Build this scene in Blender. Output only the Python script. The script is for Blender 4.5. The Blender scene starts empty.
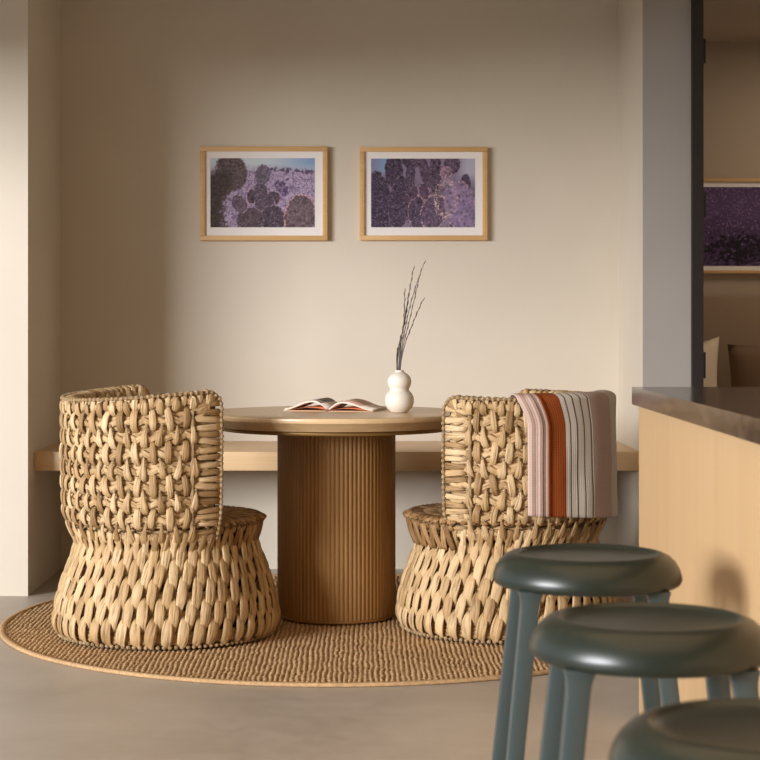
import bpy, bmesh, math, random
import numpy as np
from mathutils import Vector, Matrix, noise
PI = math.pi
R = math.radians
sc = bpy.context.scene
COL = sc.collection
F = 1850.0          # focal length in pixels of the 760 px frame
H = 1.121           # eye height
VX, VY = 365.0, 320.0

# ------------------------------------------------------------------ helpers
def lin(r, g, b):
    f = lambda c: (c/255/12.92) if c/255 <= .04045 else ((c/255+.055)/1.055)**2.4
    return (f(r), f(g), f(b), 1)

def link(o, parent=None):
    COL.objects.link(o)
    if parent is not None:
        o.parent = parent
    return o

def empty(name, loc=(0, 0, 0), rz=0):
    o = bpy.data.objects.new(name, None)
    o.empty_display_size = .05
    o.location = loc
    o.rotation_euler = (0, 0, rz)
    COL.objects.link(o)
    return o

def tag(o, label=None, cat=None, group=None, kind=None):
    if label: o['label'] = label
    if cat: o['category'] = cat
    if group: o['group'] = group
    if kind: o['kind'] = kind
    return o

class MB:
    """collects verts, faces, uvs and a per-vertex tone; builds ONE mesh object"""
    def __init__(s):
        s.v = []; s.f = []; s.uv = []; s.t = []; s.mi = []
    def add(s, vs, fs, uvs=None, tone=.5, mi=0):
        b = len(s.v)
        s.v.extend([tuple(p) for p in vs])
        s.uv.extend(uvs if uvs else [(p[0], p[1]) for p in vs])
        s.t.extend([tone]*len(vs))
        s.f.extend([tuple(i+b for i in f) for f in fs])
        s.mi.extend([mi]*len(fs))
    def box(s, c, d, rot=None, tone=.5, mi=0):
        x, y, z = d[0]/2, d[1]/2, d[2]/2
        vs = [Vector((sx*x, sy*y, sz*z)) for sx in (-1, 1) for sy in (-1, 1) for sz in (-1, 1)]
        if rot is not None: vs = [rot @ q for q in vs]
        vs = [q + Vector(c) for q in vs]
        fs = [(0, 1, 3, 2), (4, 6, 7, 5), (0, 4, 5, 1), (2, 3, 7, 6), (0, 2, 6, 4), (1, 5, 7, 3)]
        s.add(vs, fs, tone=tone, mi=mi)
    def bx(s, x0, x1, y0, y1, z0, z1, **k):
        s.box(((x0+x1)/2, (y0+y1)/2, (z0+z1)/2), (x1-x0, y1-y0, z1-z0), **k)
    def lathe(s, prof, n=48, c=(0, 0, 0), rf=None, tone=.5):
        vs = []; uvs = []; fs = []
        m = len(prof)
        for i in range(n):
            a = 2*PI*i/n
            for r, z in prof:
                rr = r if rf is None else rf(r, z, a)
                vs.append((c[0]+rr*math.cos(a), c[1]+rr*math.sin(a), c[2]+z)); uvs.append((i/n, z))
        for i in range(n):
            j = (i+1) % n
            for k in range(m-1):
                fs.append((i*m+k, j*m+k, j*m+k+1, i*m+k+1))
        s.add(vs, fs, uvs, tone)
    def tube(s, pts, r, n=8, cap=True, tone=.5):
        pts = [Vector(p) for p in pts]
        vs = []; fs = []; uvs = []
        up = Vector((0, 0, 1)); L = 0; prevN = None
        for i, p in enumerate(pts):
            T = (pts[min(i+1, len(pts)-1)] - pts[max(i-1, 0)]).normalized()
            if prevN is None:
                N = T.cross(up)
                if N.length < .05: N = T.cross(Vector((1, 0, 0)))
                N.normalize()
            else:
                N = (prevN - T*prevN.dot(T)).normalized()
            prevN = N
            B = T.cross(N)
            if i: L += (pts[i]-pts[i-1]).length
            rr = r[i] if hasattr(r, '__len__') else r
            for k in range(n):
                a = 2*PI*k/n
                vs.append(p + N*math.cos(a)*rr + B*math.sin(a)*rr); uvs.append((k/n, L))
        for i in range(len(pts)-1):
            for k in range(n):
                fs.append((i*n+k, i*n+(k+1) % n, (i+1)*n+(k+1) % n, (i+1)*n+k))
        if cap:
            fs.append(tuple(range(n))); fs.append(tuple(reversed(range((len(pts)-1)*n, len(pts)*n))))
        s.add(vs, fs, uvs, tone)
    def strap(s, pts, nrm, w, t, K=14, groove=.42, tone=None, off=None):
        """flat fibrous bundle swept along pts; nrm are the outward directions"""
        pts = [Vector(p) for p in pts]; nrm = [Vector(q) for q in nrm]
        tone = random.random() if tone is None else tone
        off = random.random()*50 if off is None else off
        vs = []; uvs = []; fs = []; L = 0
        n = len(pts)
        ph = random.random()*6
        for i in range(n):
            T = (pts[min(i+1, n-1)] - pts[max(i-1, 0)])
            T = T.normalized() if T.length > 1e-7 else Vector((0, 0, 1))
            B = T.cross(nrm[i]).normalized()
            N = B.cross(T)
            if i: L += (pts[i]-pts[i-1]).length
            wi = w[i] if hasattr(w, '__len__') else w
            ti = t[i] if hasattr(t, '__len__') else t
            for k in range(K):
                a = 2*PI*k/K
                g = 1 - groove*(.5+.5*math.cos(k*PI+ph*0)) * (1 if math.sin(a) > -.3 else 0)
                vs.append(pts[i] + B*(wi/2*math.cos(a)*(1-.06*(k % 2))) + N*(ti/2*math.sin(a)*g))
                uvs.append((off + k/K*.04, off+L))
        for i in range(n-1):
            for k in range(K):
                fs.append((i*K+k, i*K+(k+1) % K, (i+1)*K+(k+1) % K, (i+1)*K+k))
        fs.append(tuple(range(K))); fs.append(tuple(reversed(range((n-1)*K, n*K))))
        s.add(vs, fs, uvs, tone)
    def blob(s, c, r, tone=.6, n=6, m=4):
        vs = []; fs = []
        c = Vector(c)
        rx, ry, rz = (r, r, r) if not hasattr(r, '__len__') else r
        for i in range(m+1):
            th = PI*i/m
            for k in range(n):
                a = 2*PI*k/n
                vs.append(c+Vector((rx*math.sin(th)*math.cos(a), ry*math.sin(th)*math.sin(a), rz*math.cos(th))))
        for i in range(m):
            for k in range(n):
                fs.append((i*n+k, (i+1)*n+k, (i+1)*n+(k+1) % n, i*n+(k+1) % n))
        s.add(vs, fs, [(c.x+i*.01, c.z) for i in range(len(vs))], tone)
    def build(s, name, mat, parent=None, smooth=True, bevel=0, seg=2, fixn=False):
        me = bpy.data.meshes.new(name)
        me.from_pydata(s.v, [], s.f)
        uvl = me.uv_layers.new(name='UVMap')
        li = np.empty(len(me.loops), dtype=np.int32); me.loops.foreach_get('vertex_index', li)
        uv = np.array(s.uv, dtype=np.float32)[li]
        uvl.data.foreach_set('uv', uv.ravel())
        at = me.attributes.new('tone', 'FLOAT', 'POINT')
        at.data.foreach_set('value', np.array(s.t, dtype=np.float32))
        mats = mat if isinstance(mat, (list, tuple)) else [mat]
        for m_ in mats: me.materials.append(m_)
        if len(mats) > 1:
            me.polygons.foreach_set('material_index', s.mi)
        me.update()
        bm = bmesh.new(); bm.from_mesh(me)
        bmesh.ops.recalc_face_normals(bm, faces=bm.faces)
        if bevel:
            bmesh.ops.bevel(bm, geom=[e for e in bm.edges if len(e.link_faces) == 2 and e.calc_face_angle(0) > .6], offset=bevel, segments=seg, affect='EDGES', profile=.5)
        bm.to_mesh(me); bm.free()
        if smooth:
            me.polygons.foreach_set('use_smooth', [True]*len(me.polygons))
            if bevel or smooth == 'auto':
                try: me.set_sharp_from_angle(angle=R(35))
                except Exception: pass
        o = bpy.data.objects.new(name, me)
        return link(o, parent)

# ------------------------------------------------------------------ materials
class NT:
    def __init__(s, name):
        s.m = bpy.data.materials.new(name); s.m.use_nodes = True
        s.t = s.m.node_tree; s.n = s.t.nodes; s.l = s.t.links
        s.b = s.n['Principled BSDF']
    def node(s, typ, **k):
        n = s.n.new(typ)
        for a, v in k.items(): setattr(n, a, v)
        return n
    def ramp(s, fac, stops, interp='LINEAR'):
        r = s.node('ShaderNodeValToRGB'); cr = r.color_ramp; cr.interpolation = interp
        while len(cr.elements) < len(stops): cr.elements.new(.5)
        for e, (p, c) in zip(cr.elements, stops):
            e.position = p; e.color = c if hasattr(c, '__len__') else (c, c, c, 1)
        s.l.new(fac, r.inputs[0]); return r.outputs[0]
    def coords(s, kind='Object', scale=(1, 1, 1), rot=(0, 0, 0)):
        t = s.node('ShaderNodeTexCoord'); mp = s.node('ShaderNodeMapping')
        mp.inputs['Scale'].default_value = scale; mp.inputs['Rotation'].default_value = rot
        s.l.new(t.outputs[kind], mp.inputs[0]); return mp.outputs[0]
    def noise(s, vec, scale, detail=3, rough=.5, dist=0):
        n = s.node('ShaderNodeTexNoise'); n.inputs['Scale'].default_value = scale
        n.inputs['Detail'].default_value = detail; n.inputs['Roughness'].default_value = rough
        n.inputs['Distortion'].default_value = dist
        s.l.new(vec, n.inputs['Vector']); return n.outputs[0]
    def mix(s, fac, a, b, mode='MIX'):
        m = s.node('ShaderNodeMix', data_type='RGBA', blend_type=mode)
        for sock, v in ((m.inputs[0], fac), (m.inputs[6], a), (m.inputs[7], b)):
            if isinstance(v, bpy.types.NodeSocket): s.l.new(v, sock)
            elif hasattr(v, '__len__'): sock.default_value = v
            else: sock.default_value = v
        return m.outputs[2]
    def math(s, op, a, b=0):
        m = s.node('ShaderNodeMath', operation=op)
        for sock, v in ((m.inputs[0], a), (m.inputs[1], b)):
            if isinstance(v, bpy.types.NodeSocket): s.l.new(v, sock)
            else: sock.default_value = v
        return m.outputs[0]
    def bump(s, h, strength=.3, dist=.001):
        b = s.node('ShaderNodeBump'); b.inputs['Strength'].default_value = strength
        b.inputs['Distance'].default_value = dist
        s.l.new(h, b.inputs['Height']); s.l.new(b.outputs[0], s.b.inputs['Normal'])
    def color(s, c):
        if isinstance(c, bpy.types.NodeSocket): s.l.new(c, s.b.inputs['Base Color'])
        else: s.b.inputs['Base Color'].default_value = c
    def set(s, **k):
        for a, v in k.items():
            s.b.inputs[a.replace('_', ' ')].default_value = v

def m_plain(name, c, rough=.6, **k):
    t = NT(name); t.color(c); t.set(Roughness=rough, **k); return t.m

def m_plaster(name, c1, c2):
    t = NT(name); v = t.coords()
    t.color(t.mix(t.ramp(t.noise(v, 1.3, 4), [(.35, 0.), (.7, 1.)]), c1, c2))
    t.set(Roughness=.8); t.b.inputs['Specular IOR Level'].default_value = .25
    t.bump(t.noise(v, 90, 4), .08, .002); return t.m

def m_wood(name, c1, c2, c3=None, axis=0, scale=6, rough=.45, fine=60, spec=.4, knots=False):
    """grain runs along axis"""
    t = NT(name)
    s = [scale*1.0]*3; s[axis] = scale*.07
    v = t.coords(scale=tuple(s))
    n1 = t.noise(v, 1.0, 4, .6, 1.4)
    s2 = [fine*1.0]*3; s2[axis] = fine*.03
    n2 = t.noise(t.coords(scale=tuple(s2)), 1.0, 3, .6)
    a = t.ramp(n1, [(.28, c1), (.5, c3 or c1), (.72, c2)])
    c = t.mix(.35, a, t.ramp(n2, [(.3, c2), (.65, c1)]), 'MIX')
    if knots:
        vo = t.node('ShaderNodeTexVoronoi'); vo.inputs['Scale'].default_value = 2.1
        t.l.new(t.coords(scale=(1, 1, .6)), vo.inputs['Vector'])
        c = t.mix(t.ramp(vo.outputs[0], [(.0, .5), (.022, .25), (.032, 0.)]), c, lin(150, 100, 60))
    t.color(c); t.set(Roughness=rough); t.b.inputs['Specular IOR Level'].default_value = spec
    t.bump(n2, .12, .0008); return t.m

def m_straw(name, dark, mid, light):
    t = NT(name)
    v = t.coords('UV', scale=(230, 9, 1))
    n1 = t.noise(v, 1.0, 3, .6)
    at = t.node('ShaderNodeAttribute', attribute_name='tone')
    base = t.ramp(at.outputs['Fac'], [(0, dark), (.45, mid), (1, light)])
    st = t.ramp(n1, [(.34, (.50, .44, .37, 1)), (.47, (.95, .94, .92, 1)), (.7, (1.12, 1.1, 1.06, 1))])  # fibre streaks, with the shade of the grooves put into the colour
    n3 = t.noise(t.coords(), 14, 3)
    bl = t.ramp(n3, [(.3, (.84, .80, .74, 1)), (.65, (1.05, 1.05, 1.05, 1))])
    t.color(t.mix(1., t.mix(1., base, st, 'MULTIPLY'), bl, 'MULTIPLY'))
    t.set(Roughness=.55); t.b.inputs['Specular IOR Level'].default_value = .3
    t.bump(n1, 1., .005); return t.m

M = {}
M['wall'] = m_plaster('greige_plaster', lin(214, 203, 186), lin(207, 196, 179))
M['pilaster'] = m_plaster('grey_plaster', lin(170, 163, 156), lin(164, 157, 150))
M['ceiling'] = m_plaster('ceiling_paint', lin(225, 218, 206), lin(221, 214, 202))
M['straw'] = m_straw('water_hyacinth', lin(152, 120, 80), lin(196, 164, 120), lin(224, 197, 157))
M['straw_seat_shaded'] = m_straw('shaded_seat_weave', lin(134, 100, 64), lin(166, 130, 88), lin(190, 156, 113))  # straw browned, the shade on the seat put into its colour
M['straw_shade'] = m_straw('shade_core', lin(84, 60, 36), lin(96, 70, 42), lin(100, 74, 46))  # dark core colour, stands in for shade seen through the weave gaps
M['oak'] = m_wood('table_oak', lin(204, 168, 120), lin(230, 202, 160), lin(218, 186, 142), axis=0, scale=14, fine=160, rough=.32, spec=.6)
M['oak_flute'] = m_wood('fluted_oak', lin(140, 100, 52), lin(168, 124, 68), lin(154, 111, 59), axis=2, scale=26, fine=160)
M['shelf'] = m_wood('bench_maple', lin(214, 178, 134), lin(228, 196, 154), lin(222, 187, 144), axis=0, scale=7, fine=90, rough=.4)
M['birch'] = m_wood('birch_panel', lin(188, 153, 110), lin(200, 167, 126), lin(194, 160, 117), axis=2, scale=5, fine=70, rough=.5, knots=True)
M['frame'] = m_wood('frame_oak', lin(206, 164, 108), lin(224, 186, 132), axis=0, scale=20, fine=160)
M['mat'] = m_plain('mat_board', lin(236, 230, 226), .8)
M['brass'] = m_plain('brushed_brass', lin(160, 128, 76), .5, Metallic=.5)
M['steel_dark'] = m_plain('black_jamb', lin(38, 32, 30), .45)
M['hinge'] = m_plain('hinge_black', lin(14, 12, 12), .4)
M['gap_light'] = m_plain('jamb_gap_light', lin(128, 86, 56), .5)  # orange of the light gap beside the jamb put into the colour
M['ceramic'] = NT('cream_ceramic')
t = M['ceramic']; t.color(lin(232, 222, 208)); t.set(Roughness=.5); t.bump(t.noise(t.coords(), 120, 3), .06, .001); M['ceramic'] = t.m
M['twig'] = m_plain('twig', lin(92, 78, 76), .8)
M['paper'] = m_plain('book_paper', lin(243, 226, 212), .8)
M['paper_backlit'] = m_plain('backlit_paper', lin(205, 118, 78), .8)  # orange of light coming through the pages put into the colour
M['cover'] = m_plain('book_cover', lin(214, 186, 150), .6)
M['cover_edge'] = m_plain('book_board', lin(120, 72, 48), .6)
M['sofa'] = m_plaster('taupe_upholstery', lin(160, 136, 112), lin(150, 127, 104))
M['sofa_brown'] = m_plaster('brown_upholstery', lin(124, 98, 76), lin(116, 91, 70))
M['cushion'] = m_plaster('cream_cushion', lin(222, 202, 178), lin(208, 186, 160))
M['room2'] = m_plaster('tan_plaster', lin(182, 164, 144), lin(175, 157, 137))

def stool_mat():
    t = NT('stool_green'); v = t.coords()
    t.color(t.mix(t.noise(v, 3, 2), lin(31, 38, 31), lin(36, 43, 36)))
    t.set(Roughness=.33); t.b.inputs['Specular IOR Level'].default_value = .5
    t.bump(t.noise(v, 500, 2), .05, .0005); return t.m
M['stool'] = stool_mat()
M['stool_leg'] = m_plain('stool_leg_green', lin(64, 74, 74), .3)

def floor_mat():
    t = NT('polished_concrete'); v = t.coords()
    n = t.noise(v, 1.6, 6, .6, .6); n2 = t.noise(v, 14, 4, .6)
    c = t.ramp(n, [(.3, lin(168, 156, 142)), (.55, lin(184, 173, 159)), (.75, lin(196, 186, 172))])
    t.color(t.mix(.25, c, t.ramp(n2, [(.3, lin(164, 152, 138)), (.7, lin(200, 190, 176))])))
    t.l.new(t.ramp(n2, [(.3, .40), (.7, .52)]), t.b.inputs['Roughness'])
    t.b.inputs['Specular IOR Level'].default_value = .5
    t.bump(n, .1, .002); return t.m
M['floor'] = floor_mat()

def stone_mat():
    t = NT('dark_polished_stone'); v = t.coords()
    n = t.noise(v, 7, 7, .62, 2.2)
    c = t.ramp(n, [(.3, lin(28, 22, 20)), (.5, lin(44, 35, 30)), (.58, lin(80, 64, 54)), (.64, lin(52, 40, 35)), (.8, lin(30, 24, 22))])
    t.color(c); t.set(Roughness=.15); t.b.inputs['Specular IOR Level'].default_value = .55
    return t.m
M['stone'] = stone_mat()

def rug_mat():
    t = NT('jute'); v = t.coords()
    at = t.node('ShaderNodeAttribute', attribute_name='tone')
    c = t.ramp(at.outputs['Fac'], [(0, lin(112, 82, 52)), (.5, lin(192, 156, 114)), (1, lin(232, 202, 160))])
    n = t.noise(v, 120, 3, .7); n2 = t.noise(v, 5, 4, .6)
    c = t.mix(1., c, t.ramp(n, [(.25, (.6, .58, .55, 1)), (.6, (1, 1, 1, 1)), (.8, (1.15, 1.12, 1.08, 1))]), 'MULTIPLY')
    c = t.mix(1., c, t.ramp(n2, [(.3, (.88, .86, .84, 1)), (.7, (1.06, 1.05, 1.04, 1))]), 'MULTIPLY')
    t.color(c); t.set(Roughness=.9); t.b.inputs['Specular IOR Level'].default_value = .1
    t.bump(n, .5, .002); return t.m
M['jute'] = rug_mat()

def blanket_mat():
    """stripes follow u, the fine grid follows u and v"""
    t = NT('striped_throw')
    uv = t.node('ShaderNodeUVMap'); sp = t.node('ShaderNodeSeparateXYZ'); t.l.new(uv.outputs[0], sp.inputs[0])
    u, v = sp.outputs[0], sp.outputs[1]
    pink = lin(170, 138, 124); pink_ridge = lin(190, 160, 145); rust = lin(152, 78, 38); white = lin(226, 220, 208)
    br = lin(112, 62, 48); mauve = lin(186, 158, 148); edge = lin(206, 196, 184)
    stops = [(0, pink_ridge), (.03, pink), (.055, pink_ridge), (.08, pink), (.105, pink_ridge), (.125, rust), (.2575, white)]  # paired pinks put the light and shade of the ridges into colour
    for x in (.289, .341, .401, .463):
        stops += [(x, br), (x+.011, white)]
    stops += [(.486, mauve), (.70, edge)]
    c = t.ramp(u, stops, 'CONSTANT')
    # weave grid of pale threads in the pink fields
    gu = t.ramp(t.math('FRACT', t.math('MULTIPLY', u, 62)), [(0, 1.), (.3, 0.)], 'CONSTANT')
    gv = t.ramp(t.math('FRACT', t.math('MULTIPLY', v, 125)), [(0, 1.), (.3, 0.)], 'CONSTANT')
    g = t.math('MAXIMUM', gu, gv)
    notr = t.ramp(u, [(0, .3), (.125, 0.), (.2575, .25), (.486, .5)], 'CONSTANT')
    gridc = t.ramp(u, [(0, lin(234, 214, 206)), (.2575, lin(200, 192, 180)), (.486, lin(206, 190, 180))], 'CONSTANT')
    c = t.mix(t.math('MULTIPLY', g, notr), c, gridc)
    t.color(c); t.set(Roughness=.92); t.b.inputs['Specular IOR Level'].default_value = .1
    vv = t.math('SINE', t.math('MULTIPLY', v, 125*6.283))
    uu = t.math('SINE', t.math('MULTIPLY', u, 62*6.283))
    t.bump(t.math('ADD', vv, uu), .35, .001)
    return t.m
M['throw'] = blanket_mat()

def print_mat():
    t = NT('cactus_print')
    at = t.node('ShaderNodeVertexColor', layer_name='print')
    t.color(at.outputs[0]); t.set(Roughness=.5); t.b.inputs['Specular IOR Level'].default_value = .3
    return t.m
M['print'] = print_mat()
def book_print():
    t = NT('book_page_photo')
    uv = t.node('ShaderNodeUVMap'); sp = t.node('ShaderNodeSeparateXYZ'); t.l.new(uv.outputs[0], sp.inputs[0])
    c = t.ramp(sp.outputs[0], [(0, lin(236, 200, 176)), (.30, lin(236, 200, 176)), (.34, lin(96, 84, 80)), (.47, lin(110, 96, 90)), (.5, lin(196, 160, 140)), (1, lin(214, 164, 138))])
    t.color(t.mix(t.ramp(t.noise(t.coords(), 60, 4), [(.4, 0.), (.6, .3)]), c, lin(240, 214, 196)))
    t.set(Roughness=.7); return t.m
M['page'] = book_print()

# ------------------------------------------------------------------ room
YB = 8.33      # niche back wall
YL = 7.514     # left front wall
YR = 7.566     # pilaster
XL, XR = -1.369, 1.137
ZC = 2.78
XW = -3.1      # window wall
def struct(name, mb, mat, **k):
    o = mb.build(name, mat, smooth=False, **k); o['kind'] = 'structure'; return o
b = MB(); b.bx(-3.6, 4.4, -6.2, 10.2, -.1, 0); struct('floor', b, M['floor'])
b = MB(); b.bx(-3.6, 4.4, -6.2, 8.6, ZC, ZC+.1); struct('ceiling', b, M['ceiling'])
b = MB(); b.bx(XL, XR, YB, YB+.15, 0, ZC); struct('wall_back', b, M['wall'])
b = MB(); b.bx(-3.4, XL, YL, YB+.15, 0, ZC); struct('wall_niche_left', b, M['wall'])
b = MB(); b.bx(XR, XR+.012, YR+.012, YB+.15, 0, ZC); struct('wall_niche_right', b, M['wall'])
b = MB(); b.bx(XR, 1.333, YR, YR+.012, 0, ZC); b.bx(XR+.012, 1.333, YR+.012, YB+.9, 0, ZC); struct('wall_pilaster', b, M['pilaster'])
# header above the opening to the next room
b = MB(); b.bx(1.333, 4.2, YR, YR+.15, 2.62, ZC); struct('wall_header', b, M['pilaster'])
# window wall on the left: big low window
WY0, WY1, WZ0, WZ1 = -5., 7.1, .12, 2.2
b = MB()
b.bx(XW-.2, XW, -6.2, WY0, 0, ZC); b.bx(XW-.2, XW, WY1, YL, 0, ZC)
b.bx(XW-.2, XW, WY0, WY1, 0, WZ0); b.bx(XW-.2, XW, WY0, WY1, WZ1, ZC)
struct('wall_left', b, M['wall'])
b = MB()
for y in [WY0+(WY1-WY0-.04)*k/4 for k in range(5)]: b.bx(XW-.12, XW-.06, y, y+.04, WZ0, WZ1)
b.bx(XW-.12, XW-.06, WY0, WY1, WZ0, WZ0+.04); b.bx(XW-.12, XW-.06, WY0, WY1, WZ1-.04, WZ1)
struct('window_1', b, M['steel_dark'])
b = MB(); b.bx(4.2, 4.4, -6.2, 10.2, 0, ZC); struct('wall_right', b, M['wall'])
b = MB(); b.bx(-3.3, 4.2, -6.2, -6.05, 0, ZC); struct('wall_front', b, M['wall'])
# black door jamb with hinges
b = MB(); b.bx(1.333, 1.379, YR-.03, YR+.12, 0, 2.62)
dj = struct('door_1', b, M['steel_dark'])
b = MB(); b.bx(1.379, 1.388, YR+.03, YR+.12, 0, 2.62)  # thin strip standing in for a gap of light
o = b.build('jamb_gap_light', M['gap_light'], dj, smooth=False)
for y0, y1 in ((40, 64), (193, 218), (352, 378)):
    z1 = H + (VY-y0)/F*YR; z0 = H + (VY-y1)/F*YR
    b = MB(); b.bx(1.379, 1.387, YR-.035, YR+.03, z0, z1); b.build('hinge', M['hinge'], dj, smooth=False)
# next room
Y2 = 9.2
b = MB(); b.bx(1.333, 4.2, Y2, Y2+.15, 0, ZC); struct('wall_next_room', b, M['room2'])
b = MB(); b.bx(1.333, 4.2, YR+.12, Y2+.15, 2.5, ZC); struct('ceiling_next_room', b, M['room2'])

# ------------------------------------------------------------------ bench shelf
b = MB(); b.bx(XL, XR, 7.655, YB, .497, .576)
o = b.build('bench_shelf', M['shelf'], bevel=.003)
tag(o, 'long pale maple bench shelf built into the niche under the two cactus pictures', 'bench')

# ------------------------------------------------------------------ rug
RX, RY, RR = -.104, 6.87, 1.225
def make_rug():
    nx, ny = 620, 400
    xs = np.linspace(-RR, RR, nx); ys = np.linspace(-RR, RR, ny)
    X, Y = np.meshgrid(xs, ys, indexing='ij')
    rng = np.random.default_rng(4)
    def smooth(a, k):
        for _ in range(k):
            a = (a + np.roll(a, 1, 0) + np.roll(a, -1, 0) + np.roll(a, 1, 1) + np.roll(a, -1, 1))/5
        return a
    wob = smooth(rng.normal(size=X.shape), 30)*.02
    p = .0165
    xx = X + wob + .0012*np.sin(Y*7)
    idx = np.floor(xx/p).astype(int)
    rib = np.abs(np.sin(PI*xx/p))**.7
    shift = ((idx*7919) % 13)/13*.03
    bead = np.abs(np.sin(PI*(Y+shift+.6*(xx-idx*p))/.036))**.6
    hh = rib*(.2+.8*bead)
    nz = smooth(rng.normal(size=X.shape), 1)*.35
    Z = .004 + .0075*np.clip(hh + nz*.3, 0, 1.2)
    T = np.clip(hh*.75 + .12 + nz*.7, 0, 1)  # rib tops lighter, grooves darker: relief shade put into the tone
    rad = np.sqrt(X**2+Y**2)
    keep = rad < RR
    ids = -np.ones(X.shape, int); ids[keep] = np.arange(keep.sum())
    verts = np.stack([X[keep], Y[keep], Z[keep]], 1)
    a = ids[:-1, :-1]; b_ = ids[1:, :-1]; c = ids[1:, 1:]; d = ids[:-1, 1:]
    ok = (a >= 0) & (b_ >= 0) & (c >= 0) & (d >= 0)
    faces = np.stack([a[ok], b_[ok], c[ok], d[ok]], 1)
    root = empty('round_rug', (RX, RY, 0))
    me = bpy.data.meshes.new('woven_field'); me.from_pydata(verts.tolist(), [], faces.tolist())
    at = me.attributes.new('tone', 'FLOAT', 'POINT'); at.data.foreach_set('value', T[keep].astype(np.float32))
    me.materials.append(M['jute']); me.polygons.foreach_set('use_smooth', [True]*len(me.polygons))
    link(bpy.data.objects.new('woven_field', me), root)
    b = MB(); n = 260
    b.lathe([(RR-.016, .001), (RR-.016, .011), (RR-.010, .0135), (RR-.003, .0135), (RR+.005, .012), (RR+.007, .005), (RR+.004, .001), (RR-.016, .001)], n=520,
            rf=lambda r, z, a: r + .0012*math.sin(a*700) + .003*noise.noise(Vector((math.cos(a)*4, math.sin(a)*4, 0))), tone=.6)
    b.build('edge_binding', M['jute'], root)
    tag(root, 'large round ribbed jute rug under the pedestal table and both woven chairs', 'rug')
make_rug()
RZ = .014

# ------------------------------------------------------------------ table
TX, TY = -.107, 6.94
def make_table():
    root = empty('pedestal_table', (TX, TY, RZ)); z0 = -RZ
    zt = .777
    b = MB()
    b.lathe([(0, zt), (.40, zt), (.495, zt), (.4985, zt-.0015), (.4995, zt-.004), (.4995, zt-.017), (.4985, zt-.0185), (.496, zt-.0195), (.470, zt-.047), (.467, zt-.049), (0, zt-.049)], n=128, c=(0, 0, z0))
    b.build('tabletop', M['oak'], root, smooth='auto')
    b = MB(); b.lathe([(0, zt-.0495), (.434, zt-.0495), (.436, zt-.056), (.434, zt-.065), (0, zt-.067)], n=96, c=(0, 0, z0))
    o = b.build('mounting_plate', M['brass'], root); o['label'] = 'brass coloured plate under the tabletop'
    n = 84; R0 = .2215
    b = MB()
    prof = [(1, .027), (1, .2), (1, .4), (1, .55), (1, zt-.067)]
    def rf(r, z, a):
        ph = (a/(2*PI)*n) % 1
        return R0 - .0048*(1-abs(math.sin(PI*ph))**.75)
    b.lathe(prof, n=n*10, c=(0, 0, z0), rf=rf)
    b.build('fluted_pedestal', M['oak_flute'], root)
    b = MB(); b.lathe([(0, RZ), (.215, RZ), (.218, .018), (.218, .026), (.213, .0285), (0, .0285)], n=96, c=(0, 0, z0))
    b.build('plinth', M['oak_flute'], root)
    tag(root, 'round pale oak pedestal table with a fluted drum base between the woven chairs', 'table')
make_table()
ZT = .777

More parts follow.
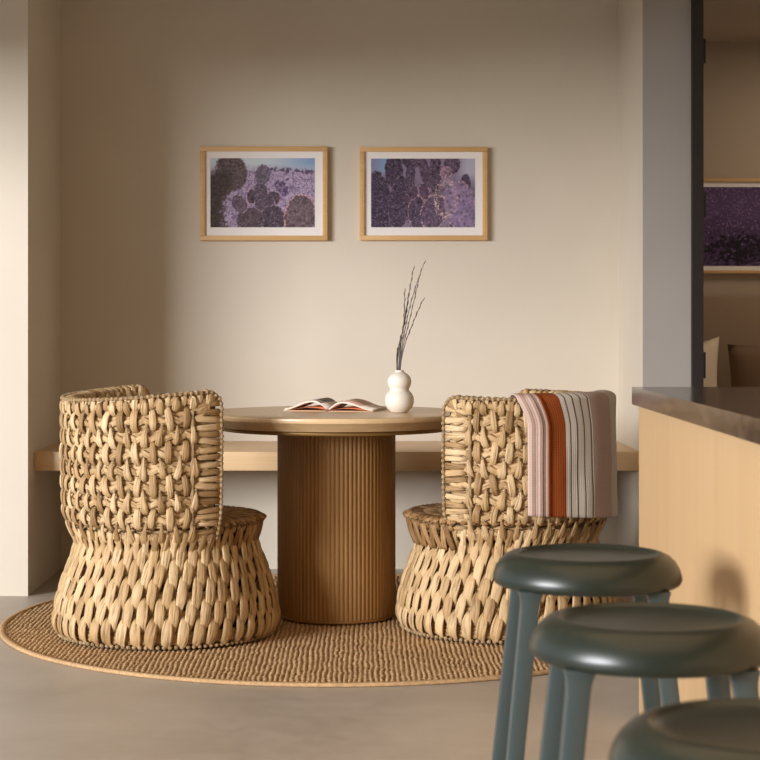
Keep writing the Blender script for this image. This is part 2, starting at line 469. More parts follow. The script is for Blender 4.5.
# ------------------------------------------------------------------ woven chair
def make_chair(name, cx, cy, A0, A1, ztop, seed, label, sk=1.0):
    """A0..A1: arc of the backrest in degrees (camera side is -90); ztop(t) height of the top edge"""
    random.seed(seed)
    root = empty(name, (cx, cy, RZ))
    tag(root, label, 'chair', 'woven barrel chairs at the table')
    def interp(tab, z):
        if z <= tab[0][0]: return tab[0][1]
        for (za, ra), (zb, rb) in zip(tab, tab[1:]):
            if z <= zb:
                f = (z-za)/(zb-za); f = f*f*(3-2*f)*.5 + f*.5
                return ra + (rb-ra)*f
        return tab[-1][1]
    PB = [(0, .376), (.02, .386), (.06, .391), (.13, .381), (.20, .361), (.26, .338), (.30, .322), (.33, .314), (.345, .314)]
    def P(a, r, z): return Vector((r*math.cos(a), r*math.sin(a), z))
    def rad(a): return Vector((math.cos(a), math.sin(a), 0))
    # --- base
    b = MB()
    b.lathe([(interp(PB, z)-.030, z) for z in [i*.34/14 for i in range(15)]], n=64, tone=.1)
    b.build('base_shade_core', M['straw_shade'], root)  # added dark shell, paints the shade behind the base stitches
    b = MB()
    rows = [.05, .115, .18, .245, .305]
    for z in rows:
        r0 = interp(PB, z) - .018; N = 160
        pts = [P(2*PI*i/N, r0 + .003*math.sin(i*.9+z*40), z-.012+.003*math.sin(i*1.7)) for i in range(N+1)]
        b.strap(pts, [rad(2*PI*i/N) for i in range(N+1)], .046, .02, K=20, tone=.3)
    NC = 47
    for ri, z in enumerate(rows):
        for j in range(NC):
            a = 2*PI*(j + .5*(ri % 2))/NC + random.uniform(-.010, .010)
            h = .062 + random.uniform(-.003, .003)
            w0 = random.uniform(.036, .041)*(interp(PB, z)/.385)
            bul = random.uniform(-.002, .003); lean = random.uniform(.002, .014)
            pts, ns, ws, ts = [], [], [], []
            for k in range(10):
                f = k/9*2-1            # -1 bottom .. 1 top
                zz = max(z + f*h - .004, .015)
                rr = interp(PB, zz) + .007*(1-abs(f)**2.5) - .020*max(0, -f-.25)/.75 - .010*max(0, f-.75)/.25 + bul
                pts.append(P(a+f*lean/.39+random.uniform(-.0015, .0015), rr, zz)); ns.append(rad(a))
                ws.append(w0*(1-.40*max(0, -f)**1.3 - .42*max(0, f-.35)**1.5/.52)); ts.append(.0125*(1-.35*abs(f)**2))
            b.strap(pts, ns, ws, ts, tone=random.uniform(.3, .85))
    b.build('base', M['straw'], root)
    # floor bead edging
    b = MB(); n = 118
    for i in range(n):
        a = 2*PI*i/n
        b.blob(P(a, .380+random.uniform(-.002, .002), .0075), (.0085, .0085, .007), tone=random.random()*.5+.4)
    b.build('base_beading', M['straw'], root)
    a0, a1 = R(A0), R(A1)
    # --- seat
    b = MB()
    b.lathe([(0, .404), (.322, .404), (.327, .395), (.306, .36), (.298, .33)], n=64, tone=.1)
    b.build('seat_shade_core', M['straw_shade'], root)  # added dark body, paints the shade between the seat stitches
    b = MB()
    rings = [(.308, 58), (.258, 50), (.206, 40), (.150, 30), (.094, 20), (.045, 10)]
    for qi, (r0, n) in enumerate(rings):
        for j in range(n):
            a = 2*PI*(j+.5*(qi % 2))/n
            pts = []; ns = []; ws = []
            for k in range(7):
                f = k/6*2-1
                pts.append(P(a+f*.02, max(.002, r0+f*.044), .409+.006*(1-f*f)-.004*abs(f)**3)); ns.append(Vector((0, 0, 1)))
                ws.append(.026*(1-.3*f*f))
            b.strap(pts, ns, ws, .010)
    # rim wraps of the seat and slanting strands down to the waist
    n = 76
    for j in range(n):
        a = 2*PI*j/n + random.uniform(-.01, .01)
        if a0+.12 < (a if a < a1 else a-2*PI) < a1-.12 or a0+.12 < a < a1-.12: continue
        path = [(.318, .415), (.329, .417), (.337, .412), (.340, .402), (.335, .389), (.328, .376)]
        b.strap([P(a+.006*i, r, z) for i, (r, z) in enumerate(path)], [Vector((0, 0, 1)), (rad(a)*.4+Vector((0, 0, 1))).normalized(), (rad(a)+Vector((0, 0, 1))).normalized(), rad(a), rad(a), rad(a)], .024, .010)
        s = 1 if j % 2 else -1
        pts = [P(a + s*.05*(f-.5), .336-.026*f+.004*math.sin(PI*f)+(.002 if s > 0 else 0), .392-.085*f) for f in [i/6 for i in range(7)]]
        b.strap(pts, [rad(a)]*7, .023, .010)
    for i in range(150):
        a = 2*PI*i/150
        if a0+.1 < (a if a < a1 else a-2*PI) < a1-.1: continue
        b.blob(P(a, .342, .399+random.uniform(-.002, .002)), (.006, .006, .005), tone=random.random())
    o = b.build('seat', M['straw_seat_shaded'], root); o.scale = (sk, sk, 1); o.location.x = (1-sk)*.42
    # --- backrest
    RO = .356
    def ro(z): return interp([(.325, .312), (.36, .327), (.41, .346), (.45, .356), (.6, .360), (.9, .359)], z)
    TH = .046
    def top(a): return ztop((a-a0)/(a1-a0))
    RC = .045   # rounded upper corners
    def topc(a):
        """top edge with rounded ends"""
        d = min(a-a0, a1-a)*RO
        zt = top(a)
        if d < RC: zt -= RC - math.sqrt(max(0, RC*RC-(RC-d)**2))
        return zt
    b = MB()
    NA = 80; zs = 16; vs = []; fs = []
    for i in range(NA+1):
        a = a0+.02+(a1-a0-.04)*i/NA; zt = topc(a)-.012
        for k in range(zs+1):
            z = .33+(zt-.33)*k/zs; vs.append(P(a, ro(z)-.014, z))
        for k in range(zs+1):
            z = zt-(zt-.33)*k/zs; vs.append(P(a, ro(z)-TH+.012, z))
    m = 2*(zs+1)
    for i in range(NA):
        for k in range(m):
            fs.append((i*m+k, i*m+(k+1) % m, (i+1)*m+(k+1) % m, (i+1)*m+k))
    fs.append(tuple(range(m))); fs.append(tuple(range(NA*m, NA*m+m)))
    b.add(vs, fs, tone=.2); b.build('backrest_shade_core', M['straw_shade'], root)  # added dark slab, paints the shade inside the hollow back
    b = MB()
    # horizontal coils, outside and inside
    zr0, pitch = .375, .0575
    nrow = int((.845-zr0)/pitch)+1
    coilz = [zr0 + pitch*i for i in range(nrow)]
    for i, zc in enumerate(coilz):
        N = 110
        for side in (1, -1):
            pts = []; ns = []; ws = []
            for k in range(N+1):
                a = a0+.05+(a1-a0-.10)*k/N
                z = zc + .004*noise.noise(Vector((a*6, i*3.1, side))) 
                z += (top(a)-.86)*((zc-.375)/.47)
                r = (ro(z)-.008+.004*noise.noise(Vector((a*15, i*5, 2)))) if side > 0 else ro(z)-TH+.006
                pts.append(P(a, r, z)); ns.append(rad(a)*side); ws.append(.055+.006*noise.noise(Vector((a*22, i*7, 9))))
            b.strap(pts, ns, ws, .018, groove=.5, K=20, tone=.35+.3*random.random())
            # twisted second strand gives the coil its lumpy, plaited look
            nk = int((a1-a0)/.07)
            for q in range(nk):
                a = a0+.1+(a1-a0-.2)*q/nk
                z = zc + (top(a)-.86)*((zc-.375)/.47)
                pts = []
                for w in range(5):
                    f = w/4-.5
                    pts.append(P(a+f*.11, (ro(z)+.001+.004*(1-4*f*f)) if side > 0 else ro(z)-TH-.002-.004*(1-4*f*f), z+f*.018*(1 if q % 2 else -1)))
                b.strap(pts, [rad(a)*side]*5, .021, .009, K=10, tone=.25+.5*random.random())
    # vertical teardrop stitches
    span = a1-a0-.53
    ncol = int(round(span*RO/.0555))
    for i, zc in enumerate(coilz):
        for j in range(ncol+1):
            jj = j + (.5 if i % 2 else 0)
            if jj > ncol: continue
            a = a0+.265+span*jj/ncol + random.uniform(-.012, .012)
            dz = (top(a)-.86)*((zc-.375)/.47)
            if i == 0: L = .042
            else: L = .038
            for side in (1, -1):
                odd = i % 2
                h = L + random.uniform(-.004, .006) + (.003 if odd else 0)
                ln = random.uniform(-.022, .022)
                w0 = random.uniform(.020, .026)
                tl = random.uniform(-.010, .010)
                pts, ns, ws, ts = [], [], [], []
                for k in range(9):
                    f = k/8*2-1
                    z = zc + dz + f*h + .004
                    z = min(z, top(a)-.012)
                    g = .011*(1-f*f) + .003 - .014*max(0, -f-.5)/.5 - (.008*max(0, f-.6)/.4 if odd else 0)
                    r = ro(z)+g if side > 0 else ro(z)-TH-g
                    pts.append(P(a+ln*f+tl*(1-f*f), r, z)); ns.append(rad(a)*side)
                    if odd: ws.append(w0*1.08*(1-.25*f*f))
                    else: ws.append(w0*(1.1 if f < -.3 else 1.1-.75*((f+.3)/1.3)))
                    ts.append(.0105-.002*max(0, f))
                b.strap(pts, ns, ws, ts)
                if side > 0 and not odd and i < nrow-1 and random.random() < .9:   # knot at the narrow tip
                    z = zc+dz+h+.004
                    b.blob(P(a+ln, ro(z)+.006, z), (.0068, .0068, .0075), tone=.6+.4*random.random())
    # crossed strands where the back meets the waist
    nn = int((a1-a0)*.35/.034)
    for j in range(nn):
        a = a0+.05+(a1-a0-.1)*j/(nn-1)
        for s in (1, -1):
            pts = []
            for k in range(7):
                f = k/6
                z = .29+.095*f
                pts.append(P(a+s*.055*(f-.5), ro(z)+.004+.004*math.sin(PI*f)+(.002*s), z))
            b.strap(pts, [rad(a)]*7, .022, .011)
    b.build('backrest', M['straw'], root)
    # --- border wrap around both ends and along the top
    b = MB(); bd = MB()
    bpts = []    # (a, z, inward direction (du,dz), length)
    # walk along: near end up, corner, top, corner, far end down
    zlow = .365
    def edge_side(aend, sgn):
        out = []
        z = zlow
        while z < top(aend)-RC-.01:
            out.append((aend, z, (sgn, 0), random.uniform(.078, .104))); z += .0255+random.uniform(-.003, .003)
        zt = top(aend)
        for q in (12, 36, 60, 80):
            th = R(q)
            ca = aend + sgn*RC/RO; cz = zt-RC
            out.append((ca - sgn*RC*math.cos(th)/RO, cz+RC*math.sin(th), (sgn*math.cos(th), -math.sin(th)), random.uniform(.088, .104) if q < 70 else .07))
        return out
    A_ = edge_side(a0, 1); Z_ = edge_side(a1, -1)
    nt = int((a1-a0-2*RC/RO)*RO/.027)
    T_ = []
    for q in range(1, nt):
        a = a0+RC/RO+(a1-a0-2*RC/RO)*q/nt
        T_.append((a, top(a), (random.uniform(-.1, .1), -1), random.uniform(.034, .044)))
    for (a, z, d, L) in A_+T_+Z_:
        # path: inner face -> over the edge -> outer face
        path = []
        for k in range(5):                    # inside
            f = 1-k/4.
            path.append((L*.8*f, -1, 0))
        path.append((-.006, 0, 0))
        for k in range(6):
            path.append((L*k/5., 1, k/5.))
        pts = []; ns = []; ws = []
        slant = random.uniform(-.009, .009); wr = random.uniform(.019, .026)
        for (q, side, f) in path:
            aa = a + d[0]*q/RO; zz = z + d[1]*q + slant*f*(1 if abs(d[0]) > .5 else 0)
            mid = ro(zz)-TH/2
            r = mid if side == 0 else mid + side*(TH/2+.004+.003*math.sin(PI*min(1, max(0, q/L))))
            if side > 0 and f > .9: r -= .008
            pts.append(P(aa, r, zz))
            if side == 0: ns.append((-rad(a+PI/2)*d[0] + Vector((0, 0, -d[1]))).normalized())
            else: ns.append(rad(aa)*side)
            ws.append(wr*(1-.25*f))
        b.strap(pts, ns, ws, .011, K=12)
    # thick end rod the wraps fasten to
    for aend, sgn in ((a0, 1), (a1, -1)):
        aa = aend+sgn*.098/RO
        pts = [P(aa, ro(z)+.006, z) for z in [zlow+.43*i/24*(top(aend)-.06-zlow)/.43 for i in range(25)]]
        b.tube(pts, [.007+.0025*math.sin(i*2.4) for i in range(25)], n=8, tone=.6)
    b.build('edge_wrapping', M['straw'], root)
    line = []
    for (a, z, d, L) in A_: line.append((a, z))
    for (a, z, d, L) in T_: line.append((a, z))
    for (a, z, d, L) in reversed(Z_): line.append((a, z))
    P3 = []
    for a, z in line:
        ex = .004 if a < (a0+a1)/2 else -.004
        P3.append(P(a - (ex/RO if z < top(a)-.03 else 0), ro(z)+.009, z + (.003 if z > top(a)-.03 else 0)))
    # resample for beads
    acc = 0; step = .0185
    prev = P3[0]; pts_b = []
    for q in P3[1:]:
        seg = (q-prev).length
        while acc < seg:
            pts_b.append(prev.lerp(q, acc/seg)); acc += step
        acc -= seg; prev = q
    for q in pts_b:
        bd.blob(q+Vector((random.uniform(-.001, .001),)*3), (.0075, .0075, .0075), tone=.55+.45*random.random())
    bd.tube(P3, .0045, n=6, tone=.3)
    bd.build('edge_beading', M['straw'], root)
    return root

def zt_left(t):     # t=0 camera-side end, wait order is A0->A1
    # lowest at the middle of the back, ends a little higher
    return .858 - .032*math.sin(PI*min(1, max(0, t)))**1.3 + .004*t
make_chair('woven_barrel_chair', -.704, 6.58, 108, 305.5, zt_left, 5,
           'woven rush barrel chair left of the table, its back uncovered')
make_chair('woven_barrel_chair', .514, 6.69, -130.5, 79, lambda t: .838 - .012*math.sin(PI*t), 9,
           'woven rush barrel chair right of the table with a striped throw over its back', 1.032)

# ------------------------------------------------------------------ throw blanket
def make_throw():
    cx, cy = .514, 6.69
    NU, NV = 90, 70
    ztop = .838+.022
    # profile: inner bottom -> up -> over rim -> outer down
    mb = MB(); vs = []; uvs = []; fs = []
    RO, TH = .388, .296
    for i in range(NU+1):
        u = i/NU
        for j in range(NV+1):
            v = j/NV
            # length along: inner .2, over .08, outer .42
            Ls = v*.71
            aL = R(-84); aR = R(-4)
            zb = .457 - .04*u
            if Ls < .2:
                r = TH; z = ztop-.012-(.2-Ls); k = 1
            elif Ls < .30:
                th = PI*(Ls-.2)/.10
                r = (RO+TH)/2 - math.cos(th)*(RO-TH)/2; z = ztop-.012+math.sin(th)*.021; k = 1-(Ls-.2)/.1*.5
            else:
                f = (Ls-.3)/.41
                r = RO + .003*f + .014*max(0, f-.05)*0; z = ztop-.012-f*(ztop-.012-zb); k = .5*max(0, 1-f*4.5)**1.5
            a = (aL - .17*k) + (aR-aL+.17*k)*u
            # soft folds
            r += .004*math.sin(u*9+v*2.5)*(1 if Ls > .3 else .3) + .0025*noise.noise(Vector((u*7, v*5, 1)))*1.5
            if u < .15 and Ls > .24:      # rolled double edge on the left
                r += .010*math.sin(PI*(u/.15))**.6 + .0025*math.sin(u/.15*PI*5)
            if .30 < Ls: r += .004*max(0, (Ls-.3)/.41)
            vs.append((cx+r*math.cos(a), cy+r*math.sin(a), z+.004*math.sin(u*11)*(1 if Ls > .6 else 0)*0 - .002)); uvs.append((u, v))
    for i in range(NU):
        for j in range(NV):
            q = i*(NV+1)+j
            fs.append((q, q+NV+1, q+NV+2, q+1))
    mb.add(vs, fs, uvs)
    o = mb.build('throw_blanket', M['throw'])
    md = o.modifiers.new('thick', 'SOLIDIFY'); md.thickness = .006; md.offset = 0
    tag(o, 'striped woven throw in pink, rust and white hung over the right chair back', 'blanket')
make_throw()

# ------------------------------------------------------------------ vase, stems, book
VXX, VYY = .128, 6.87
b = MB()
s = .2665/1000*14.2     # metre per pixel
prof = [(0, 0), (6.5, 0), (8.6, .6), (9, 1.4), (12, 4), (14, 8), (14.6, 12.5), (13.8, 17), (11.6, 20), (9.6, 21.8), (9.1, 23), (9.8, 24.4), (11.3, 27), (12.0, 30.5), (11.2, 34.5), (9, 37.4), (6.5, 39), (4.7, 39.8), (4.2, 40.6), (4.6, 41.6), (4.3, 42), (3.5, 41.4), (3.2, 39), (3.2, 30), (0, 28)]
px = 6.97/F
# smooth the gourd outline
pp = [(r*px, z*px) for r, z in prof]
b.lathe(pp, n=64)
o = b.build('gourd_vase', M['ceramic'])
o.location = (VXX, VYY, ZT)
sub = o.modifiers.new('sub', 'SUBSURF'); sub.levels = 1; sub.render_levels = 2
tag(o, 'small cream double gourd vase standing on the table to the right of the book', 'vase')

stems = [  # list of px points (x,y) above the vase, description
    ([(398.5, 376), (399.5, 362), (403, 340), (409, 310), (416, 286), (424.5, 262)], 'tallest dried stem in the vase, leaning furthest right at its tip', [( .55, 1, 4), (.75, -1, 3), (.86, 1, 3)]),
    ([(398, 376), (399, 362), (402, 335), (407, 305), (410.5, 285), (413.5, 268.5)], 'second tallest dried stem in the vase, just left of the tallest', [(.8, -1, 3)]),
    ([(400, 376), (401, 362), (405, 344), (411, 328), (417, 313), (423, 300)], 'short dried stem in the vase bowing out to the right', [(.5, -1, 3)]),
    ([(397.5, 376), (397.5, 362), (400, 345), (403.5, 325), (404.5, 305), (404.7, 291)], 'upright dried stem in the vase ending furthest left', [(.6, -1, 3), (.8, 1, 3)]),
    ([(397, 376), (397, 360), (399.5, 342), (404, 326), (407, 308), (408.5, 296)], 'curved thin dried stem low in the middle of the vase bunch', []),
    ([(399.5, 376), (400.5, 360), (404, 342), (410, 318), (416, 292), (419.5, 276)], 'straight dried stem in the vase running close beside the tallest one', [(.7, 1, 3)]),
    ([(398, 376), (396.6, 360), (398, 348), (402.5, 338), (406, 327)], 'shortest dried stem in the vase, kinked near the rim', []),
]
for k, (pts, lab, buds) in enumerate(stems):
    random.seed(40+k)
    b = MB()
    P3 = []
    for i, (x, y) in enumerate(pts):
        D = VYY + .012*math.sin(k*2.1)*i/len(pts)*2
        P3.append(Vector(((x-VX)/F*D - VXX, D-VYY, H+(VY-y)/F*D - ZT - .148)))
    # catmull resample
    dense = []
    for i in range(len(P3)-1):
        p0 = P3[max(i-1, 0)]; p1 = P3[i]; p2 = P3[i+1]; p3 = P3[min(i+2, len(P3)-1)]
        for q in range(6):
            u = q/6
            dense.append(.5*((2*p1)+(p2-p0)*u+(2*p0-5*p1+4*p2-p3)*u*u+(3*p1-p0-3*p2+p3)*u**3))
    dense.append(P3[-1])
    dense.insert(0, P3[0]+Vector((0, 0, -.02)))
    n = len(dense)
    b.tube(dense, [.0024*(1-.62*i/n) for i in range(n)], n=6)
    for q in range(10 if len(pts) > 5 else 6):
        i = min(int(n*(.45+.055*q)) if q < 9 else n-2, n-2)
        p = dense[i]; T = (dense[i+1]-dense[i-1]).normalized(); sg = 1 if q % 2 else -1
        tip = p + T*.018 + Vector((sg*.0022, 0, 0))
        b.tube([p, p.lerp(tip, .5)+Vector((sg*.0008, 0, 0)), tip], [.0013, .0015, .0004], n=5)
    root = b.build('dried_stem', M['twig']); root.location = (VXX, VYY, ZT+.148)
    tag(root, lab, 'dried stem', 'dried stems in the vase')

def make_book():
    root = empty('open_book', (TX-.005, 7.06, ZT), R(-14))
    tag(root, 'open book lying face up on the table left of the vase', 'book')
    W, Dp = .176, .215
    for side, nm in ((-1, 'cover'), (1, 'cover')):
        b = MB(); b.bx(min(0, side*W), max(0, side*W), -Dp/2-.004, Dp/2+.004, 0, .0028)
        b.build(nm, M['cover'] , root, bevel=.0008)
    b = MB(); b.bx(-.010, .010, -Dp/2-.004, Dp/2+.004, 0, .0045); o = b.build('spine', M['cover_edge'], root, bevel=.001)
    def leaf(side, h, x1, endz, th, name, mat, pk=.36):
        n = 22; vs = []; uvs = []; fs = []
        for i in range(n+1):
            f = i/n
            x = side*(.003+f*x1)
            # steep rise from the gutter then long fall to the fore edge
            if f < pk: z = .004 + (h-.004)*math.sin(PI/2*f/pk)**.9
            else: z = endz + (h-endz)*(.5+.5*math.cos(PI*(f-pk)/(1-pk)))**.85
            for y in (-Dp/2, Dp/2):
                for dz in (0, th):
                    vs.append((x, y, z+dz)); uvs.append((.5+side*.5*f, .5))
        for i in range(n):
            a = i*4; c = a+4
            fs += [(a, c, c+1, a+1), (a+2, a+3, c+3, c+2), (a, a+2, c+2, c), (a+1, c+1, c+3, a+3)]
        fs += [(0, 1, 3, 2), (n*4, n*4+2, n*4+3, n*4+1)]
        b = MB(); b.add(vs, fs, uvs); return b.build(name, mat, root)
    leaf(-1, .034, .168, .003, .0065, 'page_block', M['paper'])
    leaf(-1, .0425, .166, .008, .0006, 'open_page', M['page'])
    leaf(-1, .014, .160, .004, .001, 'loose_page', M['paper_backlit'], .45)  # sheet in the hollow, coloured for light through the pages
    leaf(1, .031, .170, .003, .0065, 'page_block', M['paper'], .3)
    leaf(1, .0395, .168, .008, .0006, 'open_page', M['page'], .3)
    leaf(1, .011, .160, .004, .001, 'loose_page', M['paper_backlit'], .45)
make_book()

# ------------------------------------------------------------------ framed pictures
def paint(kind, nx, ny):
    """a generic desert photograph: prickly pears, scrub and mauve ground"""
    rng = np.random.default_rng({'a': 3, 'b': 8, 'c': 12}[kind])
    X, Y = np.meshgrid(np.linspace(0, 1, nx), np.linspace(0, 1, ny), indexing='ij')
    def sm(k, s):
        a = rng.normal(size=(nx, ny))
        for _ in range(k):
            a = (a+np.roll(a, 1, 0)+np.roll(a, -1, 0)+np.roll(a, 1, 1)+np.roll(a, -1, 1))/5
        return a/a.std()*s
    n1, n2, n3 = sm(1, 1), sm(6, 1), sm(40, 1)
    def c3(r, g, b): return np.array(lin(r, g, b)[:3])
    img = np.zeros((nx, ny, 3))
    def put(mask, col, nz=0., na=None):
        m = np.clip(mask, 0, 1)[..., None]
        cc = col*(1+nz*(n1 if na is None else na)[..., None])
        img[:] = img*(1-m)+np.clip(cc, 0, 1)*m
    def pad(cx, cy, rx, ry, rot, col, edge=None, dots=None, nz=.25):
        c, s = math.cos(R(rot)), math.sin(R(rot))
        dx, dy = (X-cx)*1.5, (Y-cy)
        u = (dx*c+dy*s)/(rx*1.5); v = (-dx*s+dy*c)/ry
        d = u*u+v*v + .05*n2
        m = np.clip((1-d)*12, 0, 1)
        put(m, col, nz, n2)
        if dots is not None:
            gx = np.sin(u*rx*1.5*210)*np.sin(v*ry*190+u*6)
            put(m*np.clip((gx-.3)*3, 0, 1)*.75, dots, .15); put(m*np.clip(n1-.5, 0, 1)*.35, c3(150, 132, 150), .2)
        if edge is not None:
            put(np.clip(1-np.abs(d-1.0)*9, 0, 1)*np.clip(.55+.6*n1, 0, 1), edge, .2)
    if kind == 'a':
        sky = np.clip((Y-.80)*8 + .12*n3*0, 0, 1)
        img[:] = c3(162, 142, 170)
        put(np.clip(.5+.7*n2, 0, 1)*.8, c3(126, 104, 142), .3)
        put(np.clip(n1-.2, 0, 1)*.7, c3(204, 190, 214))
        put(sky*(1+0*X), c3(196, 206, 214)); put(sky*np.clip((X-.55)*2.5, 0, 1), c3(132, 160, 196))
        put(np.clip(1-np.abs(Y-.83+.06*(X-.6))*30+.5*n2, 0, 1)*(X > .55), c3(84, 72, 96))
        put(np.clip(1-((X-.70)/.08)**2-((Y-.60)/.15)**2+.4*n2, 0, 1), c3(92, 74, 108), .3)
        pad(.60, .42, .07, .10, 10, c3(82, 66, 80), c3(190, 140, 138)); pad(.40, .45, .05, .11, -8, c3(82, 66, 80), c3(200, 130, 122))
        pad(.52, .30, .10, .20, 0, c3(74, 60, 74), c3(168, 144, 160), c3(120, 102, 120))
        pad(.50, .76, .075, .15, -8, c3(110, 98, 116), c3(170, 156, 176), c3(66, 54, 70))
        pad(.48, .52, .07, .12, 10, c3(90, 76, 92), c3(150, 132, 150), c3(60, 48, 62))
        pad(.60, .12, .12, .20, 15, c3(66, 54, 66), c3(150, 130, 146), c3(100, 84, 100))
        pad(.38, .10, .13, .20, -20, c3(84, 68, 76), c3(150, 130, 146), c3(56, 44, 54))
        pad(.28, .34, .07, .14, 30, c3(98, 82, 96), c3(186, 168, 184), c3(60, 48, 60))
        pad(.86, .16, .15, .32, -8, c3(104, 86, 92), c3(214, 168, 150), c3(52, 40, 50))
        pad(.20, .80, .15, .28, 12, c3(92, 78, 78), c3(130, 112, 112), c3(58, 46, 48))
        put(np.clip((.20-.04*np.sin(Y*7)-X)*14+.3*n2, 0, 1)*np.clip((.86-Y)*8, 0, 1), c3(70, 56, 54), .2, n2)
    elif kind == 'b':
        img[:] = c3(132, 116, 140)
        put(np.clip((Y-.66)*6, 0, 1)*np.clip(1-np.abs(X-.14)*5, 0, 1), c3(128, 156, 192))
        put(np.clip((Y-.62)*6, 0, 1)*np.clip((X-.80)*8, 0, 1), c3(178, 174, 190))
        put(np.clip(.2+n2*.6, 0, 1)*np.clip((.75-Y)*3, 0, 1), c3(72, 56, 70), .3)
        for i, (x, y, rx, ry, ro_) in enumerate([(.08, .35, .13, .48, 8), (.22, .82, .09, .25, 0), (.27, .35, .10, .40, -6), (.40, .97, .11, .11, 0), (.37, .6, .05, .5, -4), (.62, .78, .06, .32, 0), (.78, .92, .08, .14, 0), (.52, .80, .05, .25, 14)]):
            pad(x, y, rx, ry, ro_, c3(62+4*i, 50+3*i, 72+3*i), c3(126, 104, 118), c3(48, 38, 54))
        pad(.45, .20, .09, .26, 6, c3(76, 62, 84), c3(200, 164, 168), c3(54, 42, 60)); pad(.60, .22, .12, .26, -18, c3(98, 80, 104), c3(206, 176, 176), c3(60, 46, 64))
        pad(.51, .52, .05, .12, 15, c3(88, 68, 88), c3(214, 160, 166)); pad(.41, .50, .04, .10, -20, c3(84, 66, 84), c3(206, 150, 158))
        pad(.72, .80, .06, .08, 30, c3(150, 118, 136), c3(214, 190, 200)); pad(.91, .64, .05, .14, 0, c3(84, 70, 92), c3(140, 120, 140))
        pad(.86, .30, .15, .38, 10, c3(136, 116, 148), c3(190, 150, 160), c3(70, 56, 84))
        ring = np.clip(1-np.abs(((X-.72)/.12)**2+((Y-.42)/.3)**2-.7)*2.2, 0, 1)
        put(ring*np.clip(n1*.8, 0, 1), c3(224, 192, 186))
    else:
        img[:] = c3(74, 52, 88)
        put(np.clip(.5+.6*n2, 0, 1)*.6, c3(92, 68, 106), .3)
        put(np.clip(1-np.abs(Y-.75)*4+.2*n3, 0, 1)*.4, c3(104, 82, 120))
        put(np.clip(n1-.9, 0, 1), c3(140, 112, 150))
        put(np.clip(1.1-((X-.28)/.28)**2-((Y-.2)/.22)**2+.5*n2, 0, 1), c3(24, 16, 30), .3)
        put(np.clip(1.1-((X-.8)/.18)**2-((Y-.22)/.22)**2+.5*n2, 0, 1), c3(30, 20, 36), .3)
    return img

def picture(name, x0, x1, y0, y1, ix0, ix1, iy0, iy1, Yw, kind, label, fw=.022, depth=.03, nx=210, ny=140, frame=None):
    Yf = Yw-depth
    fx = lambda p, D=Yf: (p-VX)/F*D
    fz = lambda p, D=Yf: H+(VY-p)/F*D
    X0, X1, Z1, Z0 = fx(x0), fx(x1), fz(y0), fz(y1)
    cx = (X0+X1)/2
    root = empty(name, (cx, Yw, Z0))
    tag(root, label, 'picture', 'framed cactus photographs' if kind != 'c' else None)
    W, Hh = X1-X0, Z1-Z0
    b = MB()
    b.bx(-W/2, W/2, -depth, 0, 0, fw); b.bx(-W/2, W/2, -depth, 0, Hh-fw, Hh)
    b.bx(-W/2, -W/2+fw, -depth, 0, fw, Hh-fw); b.bx(W/2-fw, W/2, -depth, 0, fw, Hh-fw)
    b.build('frame', M['frame'], root, bevel=.0015)
    b = MB(); b.bx(-W/2+fw, W/2-fw, -depth+.012, -.002, fw, Hh-fw); b.build('mat_board', M['mat'], root, smooth=False)
    Ym = Yw-depth+.0115
    ax0, ax1 = fx(ix0, Ym)-cx, fx(ix1, Ym)-cx; az0, az1 = fz(iy1, Ym)-Z0, fz(iy0, Ym)-Z0
    img = paint(kind, nx, ny)
    xs = np.linspace(ax0, ax1, nx); zs = np.linspace(az0, az1, ny)
    XX, ZZ = np.meshgrid(xs, zs, indexing='ij')
    v = np.stack([XX.ravel(), np.full(XX.size, -depth+.0112), ZZ.ravel()], 1)
    ids = np.arange(nx*ny).reshape(nx, ny)
    fc = np.stack([ids[:-1, :-1], ids[1:, :-1], ids[1:, 1:], ids[:-1, 1:]], -1).reshape(-1, 4)
    me = bpy.data.meshes.new('photo_print'); me.from_pydata(v.tolist(), [], fc.tolist())
    ca = me.color_attributes.new('print', 'FLOAT_COLOR', 'POINT')
    rgba = np.ones((nx*ny, 4), dtype=np.float32); rgba[:, :3] = img.reshape(-1, 3)
    ca.data.foreach_set('color', rgba.ravel())
    me.materials.append(M['print'])
    link(bpy.data.objects.new('photo_print', me), root)
    return root
picture('framed_picture', 200, 327.5, 146.2, 240.5, 210.4, 314.8, 158.2, 227.3, YB, 'a', 'left framed cactus photograph on the niche wall, dark trunk at its left edge')
picture('framed_picture', 359.5, 487.5, 146.8, 240.3, 371.1, 475, 158.6, 227.3, YB, 'b', 'right framed cactus photograph on the niche wall, filled with large prickly pads')
picture('framed_picture', 699, 842, 178.5, 273.5, 703, 833, 187, 266, Y2, 'c', 'dark purple framed picture hanging in the next room beyond the black door jamb', fw=.016)

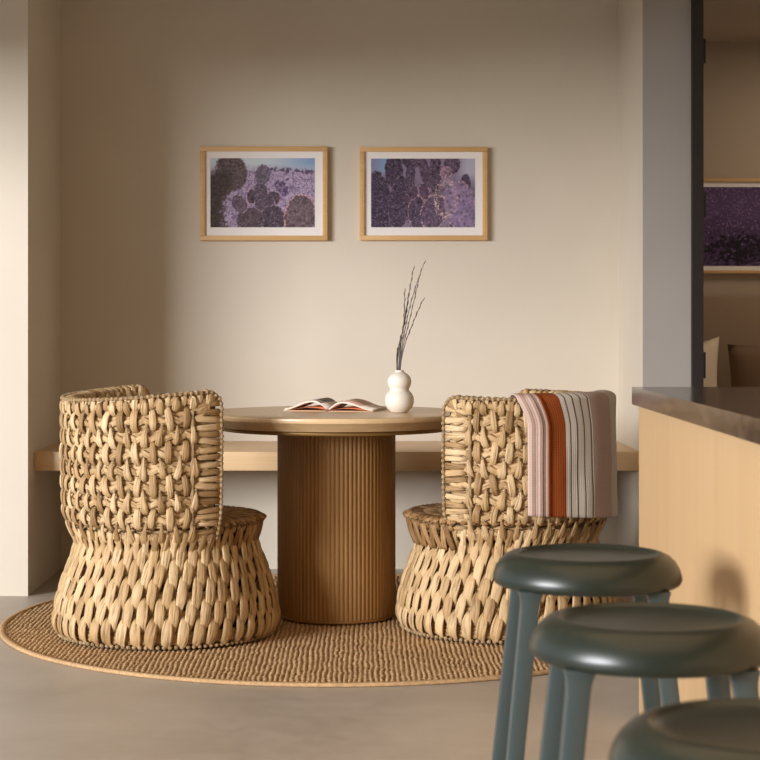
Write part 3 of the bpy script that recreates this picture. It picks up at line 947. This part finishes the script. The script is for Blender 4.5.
# ------------------------------------------------------------------ next room seating
root = empty('banquette', (2.6, 8.9, 0))
tag(root, 'taupe upholstered banquette under the purple picture in the next room', 'sofa')
b = MB(); b.bx(-1.15, 1.5, .17, .29, 0, 1.238); b.build('back_panel', M['sofa'], root, bevel=.012)
b = MB(); b.bx(-1.15, 1.5, -.42, .17, .36, .50); b.build('seat_pad', M['sofa'], root, bevel=.03)
b = MB(); b.bx(-1.13, 1.5, -.36, .165, .0, .36); b.build('plinth', M['sofa_brown'], root, bevel=.004)
def cushion(name, x, y, z, w, h, d, tilt, yaw, mat, label, pinch=.10):
    b = MB(); n = 16; vs = []; fs = []
    for s_ in (1, -1):
        for i in range(n+1):
            for j in range(n+1):
                u, v = i/n*2-1, j/n*2-1
                th = d/2*((1-abs(u)**2.6)*(1-abs(v)**2.6))**.5
                k = 1+pinch*(u*u*v*v) - pinch*.6*((1-u*u)*abs(v)**3+(1-v*v)*abs(u)**3)
                vs.append((u*w/2*k, s_*th, h/2+v*h/2*k))
    N = (n+1)**2
    for i in range(n):
        for j in range(n):
            q = i*(n+1)+j
            fs.append((q, q+1, q+n+2, q+n+1)); fs.append((N+q, N+q+n+1, N+q+n+2, N+q+1))
    b.add(vs, fs)
    o = b.build(name, mat)
    bm = bmesh.new(); bm.from_mesh(o.data); bmesh.ops.remove_doubles(bm, verts=bm.verts, dist=.0008)
    bmesh.ops.recalc_face_normals(bm, faces=bm.faces); bm.to_mesh(o.data); bm.free()
    o.location = (x, y, z); o.rotation_euler = (R(tilt), 0, R(yaw))
    tag(o, label, 'cushion')
cushion('throw_cushion', 1.515, 8.66, .505, .33, .52, .16, -10, 8, M['cushion'], 'cream cushion with a pointed corner seen just right of the black door jamb')
cushion('throw_cushion', 2.02, 8.66, .505, .60, .50, .17, -9, -3, M['sofa_brown'], 'brown cushion on the banquette to the right of the cream one', pinch=.03)

# ------------------------------------------------------------------ counter
CX0, CY1, CZ = .750, 5.2, .933
root = empty('bar_counter', (1.3, 3.2, 0))
tag(root, 'birch clad bar counter with a dark polished stone top at the right edge', 'counter')
b = MB(); b.bx(CX0-1.3, 2.1-1.3, .4-3.2, CY1-3.2, CZ-.049, CZ)
o = b.build('countertop', M['stone'], root, smooth=False); o['label'] = 'dark veined polished stone top'
b = MB(); b.bx(CX0+.018-1.3, 2.06-1.3, .45-3.2, CY1-.012-3.2, .0, CZ-.049)
b.build('panelling', M['birch'], root, bevel=.0012)

# ------------------------------------------------------------------ stools
def make_stool(loc, rz, label):
    root = empty('bar_stool', loc, rz)
    tag(root, label, 'stool', 'dark green stools along the counter')
    b = MB()
    prof = [(0, .6405), (.06, .6408), (.11, .6425), (.134, .6455), (.140, .6485), (.1425, .6515), (.145, .6522), (.154, .6505), (.166, .645), (.177, .635), (.185, .622), (.1895, .608), (.190, .599), (.187, .592), (.181, .588), (.172, .587), (.0, .587)]
    b.lathe(prof, n=96)
    b.build('seat', M['stool'], root)
    for sx in (-1, 1):
        for sy in (-1, 1):
            b = MB()
            def corner(z):
                f = (.587-z)/.587
                return .124+.062*f
            zs = [.590, .580, .570, .555, .4, .2, .0]
            ex = [.007, .003, .001, 0, 0, 0, 0]
            vs = []; fs = []
            for z, e in zip(zs, ex):
                c = corner(z); w = .0185-.003*(.587-z)/.587 + e; d = .014 + e
                for (px_, py_) in ((-w, -d), (w, -d), (w, d), (-w, d)):
                    vs.append((sx*c+px_, sy*c*.92+py_, z))
            for i in range(len(zs)-1):
                for k in range(4):
                    fs.append((i*4+k, i*4+(k+1) % 4, (i+1)*4+(k+1) % 4, (i+1)*4+k))
            fs += [(0, 1, 2, 3), tuple(range(len(zs)*4-4, len(zs)*4))]
            b.add(vs, fs); b.build('leg', M['stool_leg'], root, bevel=.003)
    z = .16; f = (.587-z)/.587; c = .124+.062*f; cy = c*.92
    for k in range(2):
        s_ = 1 if k else -1
        b = MB(); b.box((0, s_*cy, z), (2*c, .014, .026)); b.build('footrest', M['stool_leg'], root, bevel=.003)
        b = MB(); b.box((s_*c, 0, z), (.014, 2*cy, .026)); b.build('footrest', M['stool_leg'], root, bevel=.003)
    return root
make_stool((.449, 3.74, 0), R(0), 'dark green round stool farthest back, nearest the chair with the throw')
make_stool((.451, 2.93, 0), R(0), 'dark green round stool in the middle of the row of three')
make_stool((.474, 2.15, 0), R(0), 'dark green round stool nearest the camera, cut off by the bottom right corner')

# ------------------------------------------------------------------ lights
def area(name, loc, rot, sx, sy, power, col, spread=180):
    l = bpy.data.lights.new(name, 'AREA'); l.shape = 'RECTANGLE'; l.size = sx; l.size_y = sy
    l.energy = power; l.color = col; l.spread = R(spread)
    o = bpy.data.objects.new(name, l); o.location = loc; o.rotation_euler = rot
    COL.objects.link(o); return o
# daylight just outside the big window (faces +X)
o = area('window_daylight', (-12, -4.5, 3.3), (0, 0, 0), 7.0, 3.4, 4350, (.965, .975, 1))
o.rotation_euler = Vector((-.68, -.73, .12)).to_track_quat('Z', 'Y').to_euler()
# added warm fill for the main room and the next room, no fixture
area('warm_fill', (.4, 2.6, ZC-.02), (0, 0, 0), 2.6, 3.0, 30, (1, .62, .32))
area('next_room_fill', (2.6, 8.3, 2.48), (0, 0, 0), .8, .5, 11, (1, .86, .70))

w = bpy.data.worlds.new('sky'); sc.world = w; w.use_nodes = True
bg = w.node_tree.nodes['Background']; bg.inputs[0].default_value = (.86, .92, 1, 1); bg.inputs[1].default_value = .8

# ------------------------------------------------------------------ camera
cd = bpy.data.cameras.new('camera'); cd.sensor_width = 36; cd.sensor_fit = 'HORIZONTAL'
cd.lens = F/760*36
cd.shift_x = (380-VX)/760; cd.shift_y = -(380-VY)/760
cd.clip_start = .05
cam = bpy.data.objects.new('camera', cd); COL.objects.link(cam)
cam.location = (0, 0, H); cam.rotation_euler = (R(90), 0, 0)
cd.dof.use_dof = True; cd.dof.focus_distance = 6.6; cd.dof.aperture_fstop = 8.5
sc.camera = cam
sc.view_settings.view_transform = 'Standard'; sc.view_settings.look = 'None'
sc.view_settings.exposure = -.08; sc.view_settings.gamma = 1
sc.view_settings.use_curve_mapping = False
